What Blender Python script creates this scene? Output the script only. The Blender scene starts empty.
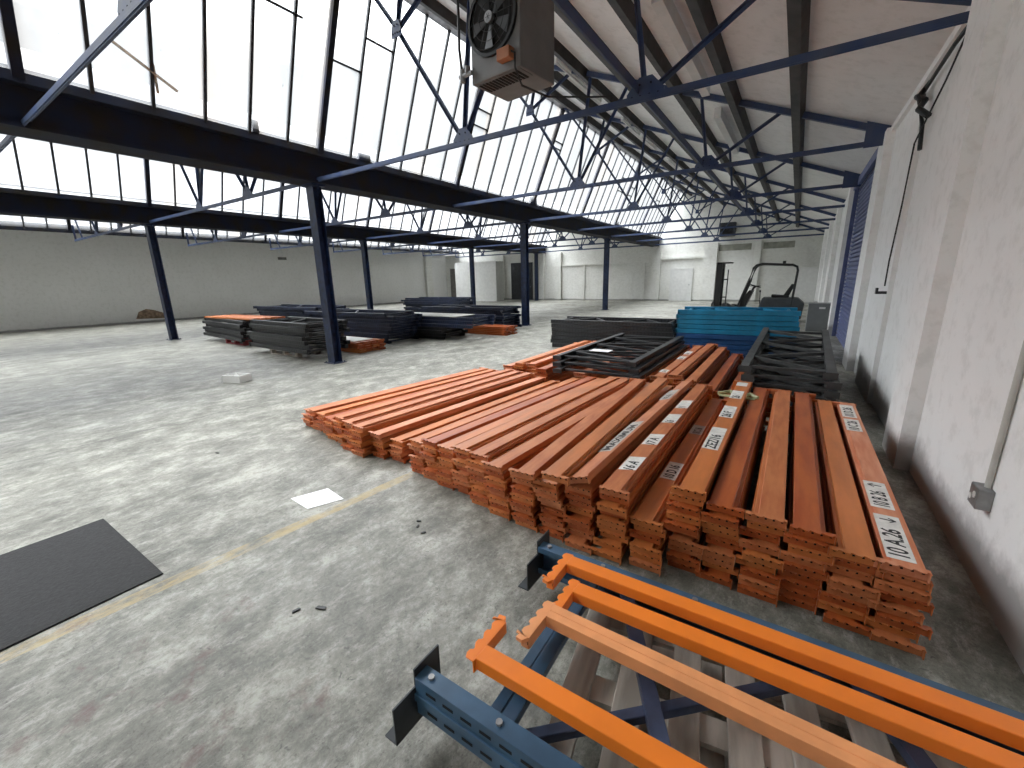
import bpy, bmesh, math, random
from mathutils import Vector, Matrix
C = bpy.context.scene.collection
SC = bpy.context.scene
R = random.Random(7)
# ------------------------------------------------------------------ camera, sky, exposure
cam_d = bpy.data.cameras.new('camera'); cam = bpy.data.objects.new('camera', cam_d); C.objects.link(cam)
cam_d.sensor_width = 36; cam_d.lens = 420.49 / 1024 * 36; cam_d.clip_start = .05; cam_d.clip_end = 200
rt = Vector((0.83558962, 0.54886458, -0.02318751)); up = Vector((-0.11394845, 0.21445638, 0.97006403)); fw = Vector((-0.53740649, 0.80793325, -0.24173979))
cam.matrix_world = Matrix(((rt.x, up.x, -fw.x, 0), (rt.y, up.y, -fw.y, 0), (rt.z, up.z, -fw.z, 1.6), (0, 0, 0, 1)))
SC.camera = cam
W = bpy.data.worlds.new('overcast'); SC.world = W; W.use_nodes = True
wn = W.node_tree.nodes; wl = W.node_tree.links
bg = wn['Background']; bg.inputs['Strength'].default_value = 2.6
tc = wn.new('ShaderNodeTexCoord'); no = wn.new('ShaderNodeTexNoise'); no.inputs['Scale'].default_value = 1.6
cr = wn.new('ShaderNodeValToRGB'); cr.color_ramp.elements[0].color = (.90, .94, 1, 1); cr.color_ramp.elements[1].color = (1, .985, .95, 1)
wl.new(tc.outputs['Generated'], no.inputs['Vector']); wl.new(no.outputs['Fac'], cr.inputs['Fac']); wl.new(cr.outputs['Color'], bg.inputs['Color'])
# overcast sky: brighter towards the zenith
sx_ = wn.new('ShaderNodeSeparateXYZ'); wl.new(tc.outputs['Generated'], sx_.inputs[0])
mr = wn.new('ShaderNodeMapRange'); mr.inputs['From Min'].default_value = .37; mr.inputs['From Max'].default_value = .95; mr.inputs['To Min'].default_value = .19; mr.inputs['To Max'].default_value = 10
wl.new(sx_.outputs['Z'], mr.inputs['Value']); wl.new(mr.outputs['Result'], bg.inputs['Strength'])
SC.view_settings.view_transform = 'Standard'; SC.view_settings.look = 'None'
SC.view_settings.gamma = 1; SC.view_settings.use_curve_mapping = False
SC.view_settings.exposure = 1.55
SC.cycles.max_bounces = 10; SC.cycles.diffuse_bounces = 8; SC.cycles.transparent_max_bounces = 12
SC.cycles.transmission_bounces = 6; SC.cycles.use_denoising = True

# ------------------------------------------------------------------ materials
MATS = {}
def mat(name, col, rough=.6, metal=0., var=.12, scale=6, col2=None, bump=0., coord='Object', spec=.5, detail=6, stretch=None, lo=.35, hi=.65):
    if name in MATS: return MATS[name]
    m = bpy.data.materials.new(name); m.use_nodes = True; MATS[name] = m
    n = m.node_tree.nodes; l = m.node_tree.links; b = n['Principled BSDF']
    b.inputs['Roughness'].default_value = rough; b.inputs['Metallic'].default_value = metal
    b.inputs['Specular IOR Level'].default_value = spec
    t = n.new('ShaderNodeTexCoord'); mp = n.new('ShaderNodeMapping')
    if stretch: mp.inputs['Scale'].default_value = stretch
    x = n.new('ShaderNodeTexNoise'); x.inputs['Scale'].default_value = scale; x.inputs['Detail'].default_value = detail
    r = n.new('ShaderNodeValToRGB'); r.color_ramp.elements[0].position = lo; r.color_ramp.elements[1].position = hi
    c2 = col2 or tuple(min(1, c * (1 - 2 * var)) for c in col)
    r.color_ramp.elements[0].color = (*c2, 1); r.color_ramp.elements[1].color = (*col, 1)
    l.new(t.outputs[coord], mp.inputs[0]); l.new(mp.outputs[0], x.inputs['Vector']); l.new(x.outputs['Fac'], r.inputs['Fac'])
    l.new(r.outputs['Color'], b.inputs['Base Color'])
    if bump:
        bp = n.new('ShaderNodeBump'); bp.inputs['Strength'].default_value = bump; bp.inputs['Distance'].default_value = .02
        l.new(x.outputs['Fac'], bp.inputs['Height']); l.new(bp.outputs['Normal'], b.inputs['Normal'])
    return m
def N(m, t, **kw):
    o = m.node_tree.nodes.new(t)
    for k, v in kw.items():
        if k in ('operation', 'blend_type', 'data_type', 'feature', 'distance', 'wave_type', 'bands_direction'): setattr(o, k, v)
        else: o.inputs[k].default_value = v
    return o
def ramp(m, src, stops):
    r = m.node_tree.nodes.new('ShaderNodeValToRGB'); e = r.color_ramp.elements
    while len(e) > 1: e.remove(e[-1])
    e[0].position = stops[0][0]; e[0].color = (*stops[0][1], 1)
    for p, c in stops[1:]:
        q = e.new(p); q.color = (*c, 1)
    m.node_tree.links.new(src, r.inputs['Fac']); return r.outputs['Color']
def mixc(m, fac, a, b, mode='MIX'):
    x = m.node_tree.nodes.new('ShaderNodeMix'); x.data_type = 'RGBA'; x.blend_type = mode
    L = m.node_tree.links.new
    for s, v in ((0, fac), (6, a), (7, b)):
        if hasattr(v, 'is_linked') or hasattr(v, 'links'): L(v, x.inputs[s])
        else: x.inputs[s].default_value = v if s == 0 else (*v, 1)
    return x.outputs[2]
def maths(m, op, a, b=None, c=None):
    x = m.node_tree.nodes.new('ShaderNodeMath'); x.operation = op; L = m.node_tree.links.new
    for i, v in enumerate((a, b, c)):
        if v is None: continue
        if hasattr(v, 'links'): L(v, x.inputs[i])
        else: x.inputs[i].default_value = v
    return x.outputs[0]
def tex(m, vec, scale, detail=6, rough=.6, stretch=None, rot=0):
    L = m.node_tree.links.new
    if stretch or rot:
        mp = m.node_tree.nodes.new('ShaderNodeMapping'); L(vec, mp.inputs[0]); mp.inputs['Scale'].default_value = stretch or (1, 1, 1)
        mp.inputs['Rotation'].default_value = (0, 0, rot); vec = mp.outputs[0]
    x = m.node_tree.nodes.new('ShaderNodeTexNoise'); x.inputs['Scale'].default_value = scale; x.inputs['Detail'].default_value = detail
    x.inputs['Roughness'].default_value = rough; L(vec, x.inputs['Vector']); return x.outputs['Fac']

def floor_mat():
    m = bpy.data.materials.new('worn_concrete'); m.use_nodes = True; L = m.node_tree.links.new
    b = m.node_tree.nodes['Principled BSDF']; P = m.node_tree.nodes.new('ShaderNodeNewGeometry').outputs['Position']
    sp = m.node_tree.nodes.new('ShaderNodeSeparateXYZ'); L(P, sp.inputs[0]); X, Y = sp.outputs[0], sp.outputs[1]
    big = tex(m, P, .5, 8, .65, rot=.3); mid = tex(m, P, 3.0, 14, .82, (1, .7, 1), .5); fine = tex(m, P, 34, 8, .85); scr = tex(m, P, 13, 10, .85, (1, .4, 1), -.6)
    c = ramp(m, mid, [(.36, (.085, .082, .068)), (.45, (.16, .156, .132)), (.52, (.25, .245, .212)), (.60, (.44, .43, .385))])
    c = mixc(m, .7, c, ramp(m, big, [(.34, (.48, .48, .45)), (.5, (.85, .85, .82)), (.64, (1, 1, 1))]), 'MULTIPLY')
    c = mixc(m, ramp(m, scr, [(.52, (0, 0, 0)), (.62, (.6, .6, .6))]), c, (.43, .42, .38))
    c = mixc(m, .8, c, ramp(m, fine, [(.38, (.30, .295, .27)), (.46, (.9, .9, .9)), (.7, (1.0, 1.0, 1.0))]), 'MULTIPLY')
    c = mixc(m, ramp(m, tex(m, P, 7, 10, .8), [(.60, (0, 0, 0)), (.66, (.55, .55, .55))]), c, (.10, .098, .085))
    v = m.node_tree.nodes.new('ShaderNodeTexVoronoi'); v.inputs['Scale'].default_value = 3.1; v.feature = 'F1'
    wv = m.node_tree.nodes.new('ShaderNodeVectorMath'); wv.operation = 'ADD'
    ns = m.node_tree.nodes.new('ShaderNodeTexNoise'); ns.inputs['Scale'].default_value = 12; L(P, ns.inputs['Vector'])
    L(P, wv.inputs[0]); L(ns.outputs['Color'], wv.inputs[1]); L(wv.outputs[0], v.inputs['Vector'])
    c = mixc(m, ramp(m, v.outputs['Distance'], [(.05, (.85, .85, .85)), (.10, (0, 0, 0))]), c, (.07, .07, .062))
    # cracks
    v2 = m.node_tree.nodes.new('ShaderNodeTexVoronoi'); v2.inputs['Scale'].default_value = .8; v2.feature = 'DISTANCE_TO_EDGE'
    wv2 = m.node_tree.nodes.new('ShaderNodeVectorMath'); wv2.operation = 'ADD'; ns2 = m.node_tree.nodes.new('ShaderNodeTexNoise'); ns2.inputs['Scale'].default_value = 2.3; ns2.inputs['Detail'].default_value = 8
    L(P, ns2.inputs['Vector']); L(P, wv2.inputs[0]); L(ns2.outputs['Color'], wv2.inputs[1]); L(wv2.outputs[0], v2.inputs['Vector'])
    c = mixc(m, ramp(m, v2.outputs['Distance'], [(.0, (.5, .5, .5)), (.008, (0, 0, 0))]), c, (.10, .10, .09))
    # rust red spill marks in the near left corner
    st = tex(m, P, 2.2, 6, .7)
    dx = maths(m, 'ADD', X, 1.9); dy = maths(m, 'ADD', Y, .15); dd = maths(m, 'SQRT', maths(m, 'ADD', maths(m, 'MULTIPLY', dx, dx), maths(m, 'MULTIPLY', dy, dy)))
    near = maths(m, 'LESS_THAN', dd, 1.0)
    c = mixc(m, maths(m, 'MULTIPLY', near, ramp(m, st, [(.56, (0, 0, 0)), (.64, (.7, .7, .7))])), c, (.11, .055, .05))
    # faded yellow line running up the shop
    xc = maths(m, 'ADD', maths(m, 'ADD', X, 2.80), maths(m, 'MULTIPLY', Y, -.105))
    ln = maths(m, 'LESS_THAN', maths(m, 'ABSOLUTE', xc), .05)
    wear = ramp(m, tex(m, P, 9, 8, .75, (1, .3, 1)), [(.42, (.0, .0, .0)), (.60, (.75, .75, .75))])
    cut = maths(m, 'LESS_THAN', Y, 3.6)
    c = mixc(m, maths(m, 'MULTIPLY', maths(m, 'MULTIPLY', ln, wear), cut), c, (.40, .29, .11))
    # joints along the shop
    for x0, w in ((-16.4, .05), (-12.2, .03), (-6.1, .012)):
        j = maths(m, 'LESS_THAN', maths(m, 'ABSOLUTE', maths(m, 'SUBTRACT', X, x0)), w)
        c = mixc(m, maths(m, 'MULTIPLY', j, .75), c, (.07, .07, .062))
    L(c, b.inputs['Base Color'])
    rr = ramp(m, big, [(.35, (.62, .62, .62)), (.65, (.34, .34, .34))]); L(rr, b.inputs['Roughness'])
    bp = m.node_tree.nodes.new('ShaderNodeBump'); bp.inputs['Strength'].default_value = .35; bp.inputs['Distance'].default_value = .01
    L(fine, bp.inputs['Height']); L(bp.outputs[0], b.inputs['Normal'])
    return m
def wall_mat(name, base, dirt, brick=False, foot_dark_h=.0):
    m = bpy.data.materials.new(name); m.use_nodes = True; L = m.node_tree.links.new
    b = m.node_tree.nodes['Principled BSDF']; b.inputs['Roughness'].default_value = .85
    P = m.node_tree.nodes.new('ShaderNodeNewGeometry').outputs['Position']
    big = tex(m, P, .7, 7, .6); fine = tex(m, P, 7, 8, .7); drip = tex(m, P, 3, 5, .6, (1, 1, .15))
    c = mixc(m, ramp(m, big, [(.38, (0, 0, 0)), (.7, (.5, .5, .5))]), base, dirt)
    c = mixc(m, .35, c, ramp(m, fine, [(.36, (.72, .72, .70)), (.5, (1, 1, 1))]), 'MULTIPLY')
    c = mixc(m, ramp(m, drip, [(.58, (0, 0, 0)), (.72, (.45, .45, .45))]), c, dirt)
    if foot_dark_h:
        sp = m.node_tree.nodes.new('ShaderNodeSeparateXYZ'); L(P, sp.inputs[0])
        hh = maths(m, 'ADD', sp.outputs[2], maths(m, 'MULTIPLY', tex(m, P, 1.6, 6, .7), -.9 * foot_dark_h * 1.2))
        g = ramp(m, maths(m, 'DIVIDE', hh, foot_dark_h), [(.0, (.85, .85, .85)), (.35, (0, 0, 0))])
        c = mixc(m, g, c, tuple(d * .36 for d in dirt))  # wall colour goes darker towards the floor, with an uneven upper edge
    if brick:
        br = m.node_tree.nodes.new('ShaderNodeTexBrick'); mp = m.node_tree.nodes.new('ShaderNodeMapping'); L(P, mp.inputs[0]); mp.inputs['Rotation'].default_value = (math.radians(90), 0, 0)
        L(mp.outputs[0], br.inputs['Vector']); br.inputs['Scale'].default_value = 4.4; br.inputs['Mortar Size'].default_value = .018
        br.inputs['Color1'].default_value = (1, 1, 1, 1); br.inputs['Color2'].default_value = (.88, .88, .87, 1); br.inputs['Mortar'].default_value = (.68, .68, .66, 1)
        c = mixc(m, .7, c, br.outputs['Color'], 'MULTIPLY')
    L(c, b.inputs['Base Color'])
    bp = m.node_tree.nodes.new('ShaderNodeBump'); bp.inputs['Strength'].default_value = .25; bp.inputs['Distance'].default_value = .02
    L(fine, bp.inputs['Height']); L(bp.outputs[0], b.inputs['Normal'])
    return m
def glass_mat(name, tint=(.93, .96, .98)):
    m = bpy.data.materials.new(name); m.use_nodes = True; L = m.node_tree.links.new; n = m.node_tree.nodes
    n.remove(n['Principled BSDF']); out = n['Material Output']
    P = n.new('ShaderNodeNewGeometry').outputs['Position']
    d = tex(m, P, 1.4, 7, .65, (1, 1.2, .35)); s = tex(m, P, 22, 4, .6); q = tex(m, P, 1.1, 2, .5, (.2, 1.5, .2))
    c = mixc(m, ramp(m, d, [(.36, (.55, .55, .55)), (.62, (0, 0, 0))]), tint, tuple(t * .72 for t in tint))
    c = mixc(m, ramp(m, s, [(.66, (0, 0, 0)), (.72, (.7, .7, .7))]), c, (.45, .46, .44))
    c = mixc(m, ramp(m, q, [(.60, (0, 0, 0)), (.66, (.5, .5, .5))]), c, (.93, .84, .74))
    tr = n.new('ShaderNodeBsdfTranslucent'); tp = n.new('ShaderNodeBsdfTransparent'); mx = n.new('ShaderNodeMixShader'); mx.inputs[0].default_value = .10
    L(c, tr.inputs[0]); L(c, tp.inputs[0]); L(tp.outputs[0], mx.inputs[1]); L(tr.outputs[0], mx.inputs[2]); L(mx.outputs[0], out.inputs[0])
    return m
M_FLOOR = floor_mat()
M_WALLR = wall_mat('white_plaster', (.88, .88, .87), (.80, .79, .77), foot_dark_h=.35)
M_WALLL = wall_mat('grey_painted_wall', (.80, .80, .79), (.70, .70, .68), foot_dark_h=.1)
M_BRICK = wall_mat('white_painted_brick', (.84, .84, .81), (.62, .61, .56), brick=True, foot_dark_h=.12)
M_CEIL = wall_mat('ceiling_board', (.84, .83, .82), (.64, .63, .62))
M_GLASS = glass_mat('dirty_rooflight_glass')
M_NAVY = mat('navy_paint', (.012, .028, .085), .42, var=.3, scale=9)
M_NAVYD = mat('grimy_navy_girder', (.008, .013, .034), .75, var=.3, scale=3, col2=(.015, .012, .009), spec=.25)
M_TRUSS = mat('blue_truss_paint', (.018, .040, .12), .5, var=.25, scale=5, col2=(.045, .062, .11))
M_PURLIN = mat('dark_purlin', (.022, .02, .02), .7, var=.2, scale=5, col2=(.045, .042, .04))
M_BAR = mat('black_glazing_bar', (.02, .022, .026), .6, scale=20)
M_OR = [mat('orange_beam_paint', (.60, .19, .052), .38, var=.12, scale=3.5, stretch=(4, .8, 4)),
        mat('dusty_orange_beam_paint', (.56, .20, .075), .5, scale=5, stretch=(4, .7, 4), col2=(.42, .12, .04)),
        mat('dark_orange_beam_paint', (.48, .125, .032), .36, scale=4, stretch=(4, .7, 4), col2=(.33, .065, .016)),
        mat('pale_orange_beam_paint', (.68, .29, .16), .45, scale=6, stretch=(4, .6, 4), col2=(.56, .17, .07))]
M_ORB = mat('bright_orange_paint', (.95, .24, .025), .36, var=.06, scale=5)
M_ORP = mat('peach_orange_paint', (.92, .38, .15), .45, var=.08, scale=9)
M_HOLE = mat('dark_slot', (.006, .005, .004), .9, var=0)
M_BLKF = mat('charcoal_frame_paint', (.020, .021, .024), .45, var=.25, scale=6)
M_GRYF = mat('dark_grey_frame_paint', (.075, .077, .078), .5, var=.25, scale=6)
M_BLUF = mat('cyan_blue_frame_paint', (.012, .26, .48), .42, var=.2, scale=4)
M_BLUD = mat('deep_blue_frame_paint', (.014, .085, .26), .45, var=.2, scale=4)
M_SLATE = mat('slate_blue_frame_paint', (.05, .115, .20), .38, var=.2, scale=6)
M_NVF = mat('navy_frame_paint', (.012, .022, .06), .45, var=.25, scale=6)
M_BRACE = mat('blue_grey_brace', (.075, .105, .19), .4, .3, var=.25, scale=8)
M_GALV = mat('galvanised_steel', (.36, .36, .36), .45, .6, var=.2, scale=10)
M_WOOD = mat('pallet_wood', (.52, .47, .41), .8, scale=3, stretch=(6, 1, 1), col2=(.30, .27, .23))
M_REDW = mat('red_pallet_wood', (.30, .045, .05), .7, scale=6)
M_WHITE = mat('white_foam', (.82, .82, .80), .6, var=.03)
M_PAPER = mat('paper', (.88, .88, .90), .7, var=.02)
M_STICK = mat('white_sticker', (.80, .78, .74), .5, var=.1, scale=30)
M_STKG = mat('grey_sticker', (.50, .46, .42), .5, var=.1, scale=30)
M_INK = mat('black_ink', (.01, .01, .01), .6, var=0)
M_RUB = mat('black_rubber_mat', (.018, .018, .019), .85, var=.25, scale=60, bump=.3)
M_BOXG = mat('heater_casing', (.15, .147, .143), .5, var=.1, scale=5)
M_BLK = mat('black_plastic', (.012, .012, .012), .5, var=.2)
M_BLADE = mat('fan_blade', (.03, .03, .03), .4, var=.2)
M_CAB = mat('grey_cabinet_paint', (.17, .18, .185), .5, var=.06)
M_WHT = mat('white_enamel', (.72, .72, .70), .45, var=.05)
M_BOARD = mat('pale_board', (.55, .54, .50), .6, var=.1)
M_SHUT = mat('blue_shutter_paint', (.12, .145, .30), .5, var=.15, scale=5)
M_DOORD = mat('dark_door', (.035, .038, .045), .6, var=.2)
M_DOORG = mat('grey_brown_door', (.16, .155, .14), .6, var=.15)
M_TAPE = mat('green_tape', (.45, .47, .26), .5, var=.15, scale=15)
M_RUST = mat('bare_plaster_patch', (.36, .25, .17), .9, var=.3, scale=7)

# ------------------------------------------------------------------ mesh builder
class MB:
    def __init__(s): s.v = []; s.f = []; s.m = []
    def add(s, vs, fs, mi=0):
        o = len(s.v); s.v += [tuple(v) for v in vs]; s.f += [tuple(i + o for i in f) for f in fs]; s.m += [mi] * len(fs); return s
    def box(s, a, b, mi=0):
        (x0, y0, z0), (x1, y1, z1) = a, b
        if x0 > x1: x0, x1 = x1, x0
        if y0 > y1: y0, y1 = y1, y0
        if z0 > z1: z0, z1 = z1, z0
        return s.add([(x0, y0, z0), (x1, y0, z0), (x1, y1, z0), (x0, y1, z0), (x0, y0, z1), (x1, y0, z1), (x1, y1, z1), (x0, y1, z1)],
                     [(0, 3, 2, 1), (4, 5, 6, 7), (0, 1, 5, 4), (1, 2, 6, 5), (2, 3, 7, 6), (3, 0, 4, 7)], mi)
    def bar(s, p, q, w, h, upv=(0, 0, 1), mi=0):
        p = Vector(p); q = Vector(q); d = (q - p).normalized(); u = Vector(upv)
        if abs(d.dot(u)) > .98: u = Vector((0, 1, 0))
        sd = d.cross(u).normalized() * w / 2; u = sd.cross(d).normalized() * h / 2
        vs = [p - sd - u, p + sd - u, p + sd + u, p - sd + u, q - sd - u, q + sd - u, q + sd + u, q - sd + u]
        return s.add(vs, [(0, 1, 2, 3), (7, 6, 5, 4), (0, 4, 5, 1), (1, 5, 6, 2), (2, 6, 7, 3), (3, 7, 4, 0)], mi)
    def angle(s, p, q, w, upv=(0, 0, 1), t=.008, mi=0):       # an L section
        p = Vector(p); q = Vector(q); d = (q - p).normalized(); u = Vector(upv)
        if abs(d.dot(u)) > .98: u = Vector((0, 1, 0))
        sd = d.cross(u).normalized(); u = sd.cross(d).normalized()
        s.bar(p + u * w / 2, q + u * w / 2, w, t, upv, mi); return s.bar(p + sd * w / 2, q + sd * w / 2, t, w, upv, mi)
    def cyl(s, p, q, r, n=12, r2=None, mi=0):
        p = Vector(p); q = Vector(q); d = (q - p).normalized(); r2 = r if r2 is None else r2
        a = Vector((0, 0, 1)) if abs(d.z) < .9 else Vector((1, 0, 0)); x = d.cross(a).normalized(); y = d.cross(x)
        vs = []
        for i in range(n):
            t = 2 * math.pi * i / n; e = x * math.cos(t) + y * math.sin(t); vs.append(p + e * r)
        for i in range(n):
            t = 2 * math.pi * i / n; e = x * math.cos(t) + y * math.sin(t); vs.append(q + e * r2)
        fs = [(i, (i + 1) % n, n + (i + 1) % n, n + i) for i in range(n)] + [tuple(range(n))[::-1], tuple(range(n, 2 * n))]
        return s.add(vs, fs, mi)
    def tube(s, pts, r, n=8, mi=0):
        pts = [Vector(p) for p in pts]; rings = []
        for i, p in enumerate(pts):
            d = (pts[min(i + 1, len(pts) - 1)] - pts[max(i - 1, 0)]).normalized()
            a = Vector((0, 0, 1)) if abs(d.z) < .95 else Vector((1, 0, 0)); x = d.cross(a).normalized(); y = d.cross(x)
            rings.append([p + (x * math.cos(2 * math.pi * k / n) + y * math.sin(2 * math.pi * k / n)) * r for k in range(n)])
        vs = [v for g in rings for v in g]; fs = []
        for i in range(len(pts) - 1):
            for k in range(n): fs.append((i * n + k, i * n + (k + 1) % n, (i + 1) * n + (k + 1) % n, (i + 1) * n + k))
        fs += [tuple(range(n))[::-1], tuple(range(len(vs) - n, len(vs)))]
        return s.add(vs, fs, mi)
    def prism(s, poly, axis, a, b, mi=0):                     # poly in the plane across axis
        n = len(poly)
        def P(u, v, t): return {'x': (t, u, v), 'y': (u, t, v), 'z': (u, v, t)}[axis]
        vs = [P(u, v, a) for u, v in poly] + [P(u, v, b) for u, v in poly]
        return s.add(vs, [tuple(range(n))[::-1], tuple(range(n, 2 * n))] + [(i, (i + 1) % n, n + (i + 1) % n, n + i) for i in range(n)], mi)
    def mesh(s, name, mats):
        me = bpy.data.meshes.new(name); me.from_pydata(s.v, [], s.f)
        for m in (mats if isinstance(mats, (list, tuple)) else [mats]): me.materials.append(m)
        me.polygons.foreach_set('material_index', s.m)
        bm = bmesh.new(); bm.from_mesh(me); bmesh.ops.recalc_face_normals(bm, faces=bm.faces); bm.to_mesh(me); bm.free(); return me
    def build(s, name, mats, parent=None, loc=(0, 0, 0), rz=0):
        o = bpy.data.objects.new(name, s.mesh(name, mats)); C.objects.link(o); o.location = loc; o.rotation_euler[2] = rz
        if parent: o.parent = parent
        return o
def bevel(o, w=.003, seg=1):
    b = o.modifiers.new('bevel', 'BEVEL'); b.width = w; b.segments = seg; b.limit_method = 'ANGLE'; return o
def tag(o, label, cat, group=None):
    o['label'] = label; o['category'] = cat; o['kind'] = 'thing'
    if group: o['group'] = group
    return o
def empty(name, loc=(0, 0, 0), rz=0, label=None, cat=None, group=None):
    o = bpy.data.objects.new(name, None); C.objects.link(o); o.location = loc; o.rotation_euler[2] = rz; o.empty_display_size = .1
    if label: tag(o, label, cat, group)
    return o
def struct(o): o['kind'] = 'structure'; return o
KIDS = {}
def kids(o):
    return [c for c in bpy.data.objects if c.parent == o]
def copy_tree(o, loc=None, rz=None, label=None, group=None, parent=None, swap=None):
    c = o.copy(); C.objects.link(c)
    if parent: c.parent = parent
    if loc is not None: c.location = loc
    if rz is not None: c.rotation_euler[2] = rz
    if label: c['label'] = label
    if group: c['group'] = group
    if o.name not in KIDS: KIDS[o.name] = kids(o)
    if swap and c.type == 'MESH' and c.data.name in swap: c.data = swap[c.data.name]
    for k in KIDS[o.name]: copy_tree(k, parent=c, swap=swap)
    return c
ORD = ['topmost', 'second from top', 'third from top', 'fourth from top', 'fifth from top', 'sixth from top', 'seventh from top', 'eighth from top', 'ninth from top', 'tenth from top', 'eleventh from top', 'twelfth from top']
NTH = ['first', 'second', 'third', 'fourth', 'fifth', 'sixth', 'seventh', 'eighth', 'ninth', 'tenth', 'eleventh', 'twelfth', 'thirteenth', 'fourteenth']

# ------------------------------------------------------------------ room shell
XR, XL, Y0, Y1 = .95, -26.0, -11.0, 29.0
G1, G2, G3 = -7.85, -16.2, -24.7           # valley gutter lines
RZ, EZ = 6.6, 3.66                          # ridge, eave
TY = [1.37 + 3.8 * k for k in range(-1, 8)]; TY[1] = 1.5
struct(MB().box((XL - .3, Y0 - .3, -.2), (XR + .3, Y1 + .3, 0)).build('floor', M_FLOOR))
bm_ = MB().box((XR, Y0, 0), (XR + .3, 9.6, 3.95)).box((XR, 13.5, 0), (XR + .3, Y1, 3.95)).box((XR, 9.6, 3.55), (XR + .3, 13.5, 3.95))
for y0, y1, d, z1 in ((4.42, 5.0, .10, 3.7), (8.7, 9.45, .10, 3.6), (13.6, 14.1, .12, 3.6), (17.3, 17.8, .12, 3.6), (21.1, 21.6, .12, 3.6), (24.9, 25.4, .12, 3.6), (-.9, -.3, .11, 3.6)):
    bm_.box((XR - d, y0, 0), (XR, y1, z1))
bm_.box((XR - .05, 6.6, 0), (XR, 7.9, 3.2))
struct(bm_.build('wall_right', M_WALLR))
struct(MB().box((XL - .3, Y0, 0), (XL, Y1, 4.1)).build('wall_left', M_WALLL))
prof = [(XL - .3, 0), (XR + .3, 0), (XR + .3, EZ), (-6.4, RZ), (G1 + .3, 3.9), (G1 - .1, 3.9), (-14.75, RZ), (G2 + .3, 3.9), (G2 - .1, 3.9), (-23.25, RZ), (G3 + .3, 4.0), (XL - .3, 4.1)]
def cap(name, y0, y1, m):
    mb = MB()
    mb.prism([(XL - .3, 0), (XR + .3, 0), (XR + .3, 3.7), (XL - .3, 3.7)], 'y', y0, y1)
    for a, r, e in ((G1, -6.4, XR + .3), (G2, -14.75, G1), (G3, -23.25, G2)): mb.prism([(a + .15, 3.7), (e, 3.7), (r, RZ)], 'y', y0 + .001, y1 - .001)
    return mb
far = cap('far', Y1, Y1 + .3, 0)
for x0, x1, d in ((-7.95, -7.45, .25), (-4.9, -4.15, .25), (-15.1, -14.6, .2), (-2.3, -1.9, .2), (-.1, .3, .15), (-16.4, -16.0, .3), (-20.1, -19.7, .2)):
    far.box((x0, Y1 - d, 0), (x1, Y1, 3.45))
far.box((-26, 26.3, 0), (-25.75, 27.0, 3.9)); far.box((-14.6, Y1 - .1, 2.45), (-7.95, Y1, 2.55)).box((-7.45, Y1 - .12, 2.6), (-4.9, Y1, 2.75)).box((-12.9, Y1 - .06, 0), (-12.75, Y1, 2.45)).box((-8.6, Y1 - .06, 0), (-8.45, Y1, 2.45))
struct(far.build('wall_far', M_BRICK))
bk = MB()
bk.box((XL - .3, Y0 - .3, 0), (-22, Y0, 3.7)).box((-18, Y0 - .3, 0), (-12, Y0, 3.7)).box((-8, Y0 - .3, 0), (XR + .3, Y0, 3.7)).box((XL - .3, Y0 - .3, 3.3), (XR + .3, Y0, 3.7))  # gaps added in the unseen back wall to let extra daylight in
for a, r, e in ((G1, -6.4, XR + .3), (G2, -14.75, G1), (G3, -23.25, G2)): bk.prism([(a + .15, 3.7), (e, 3.7), (r, RZ)], 'y', Y0 - .299, Y0 - .001)
struct(bk.build('wall_back', M_BRICK))
struct(MB().box((-40, -30, -.22), (20, Y0 - .3, -.02)).build('ground', mat('yard_concrete', (.5, .5, .48), .8, scale=.5)))
# opaque slopes + flat strips by the gutters
rf = MB()
for r, e, ez in ((-6.4, XR + .3, EZ - .12), (-14.75, G1 + .05, 3.95), (-23.25, G2 + .05, 3.95)):
    rf.prism([(r, RZ), (e, ez), (e, ez + .12), (r, RZ + .12)], 'y', Y0 - .3, Y1 + .3)
rf.box((XL - .3, Y0 - .3, 4.1), (G3 + .1, Y1 + .3, 4.2))
struct(rf.build('ceiling', M_CEIL))
rt_ = MB()
for r, e, ez in ((-6.4, XR + .3, EZ - .12), (-14.75, G1 + .05, 3.95), (-23.25, G2 + .05, 3.95)):
    rt_.prism([(r, RZ + .12), (e, ez + .12), (e, ez + .16), (r, RZ + .16)], 'y', Y0 - .3, Y1 + .3)
struct(rt_.build('roof', mat('roof_slates', (.04, .04, .043), .9, scale=4)))
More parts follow.
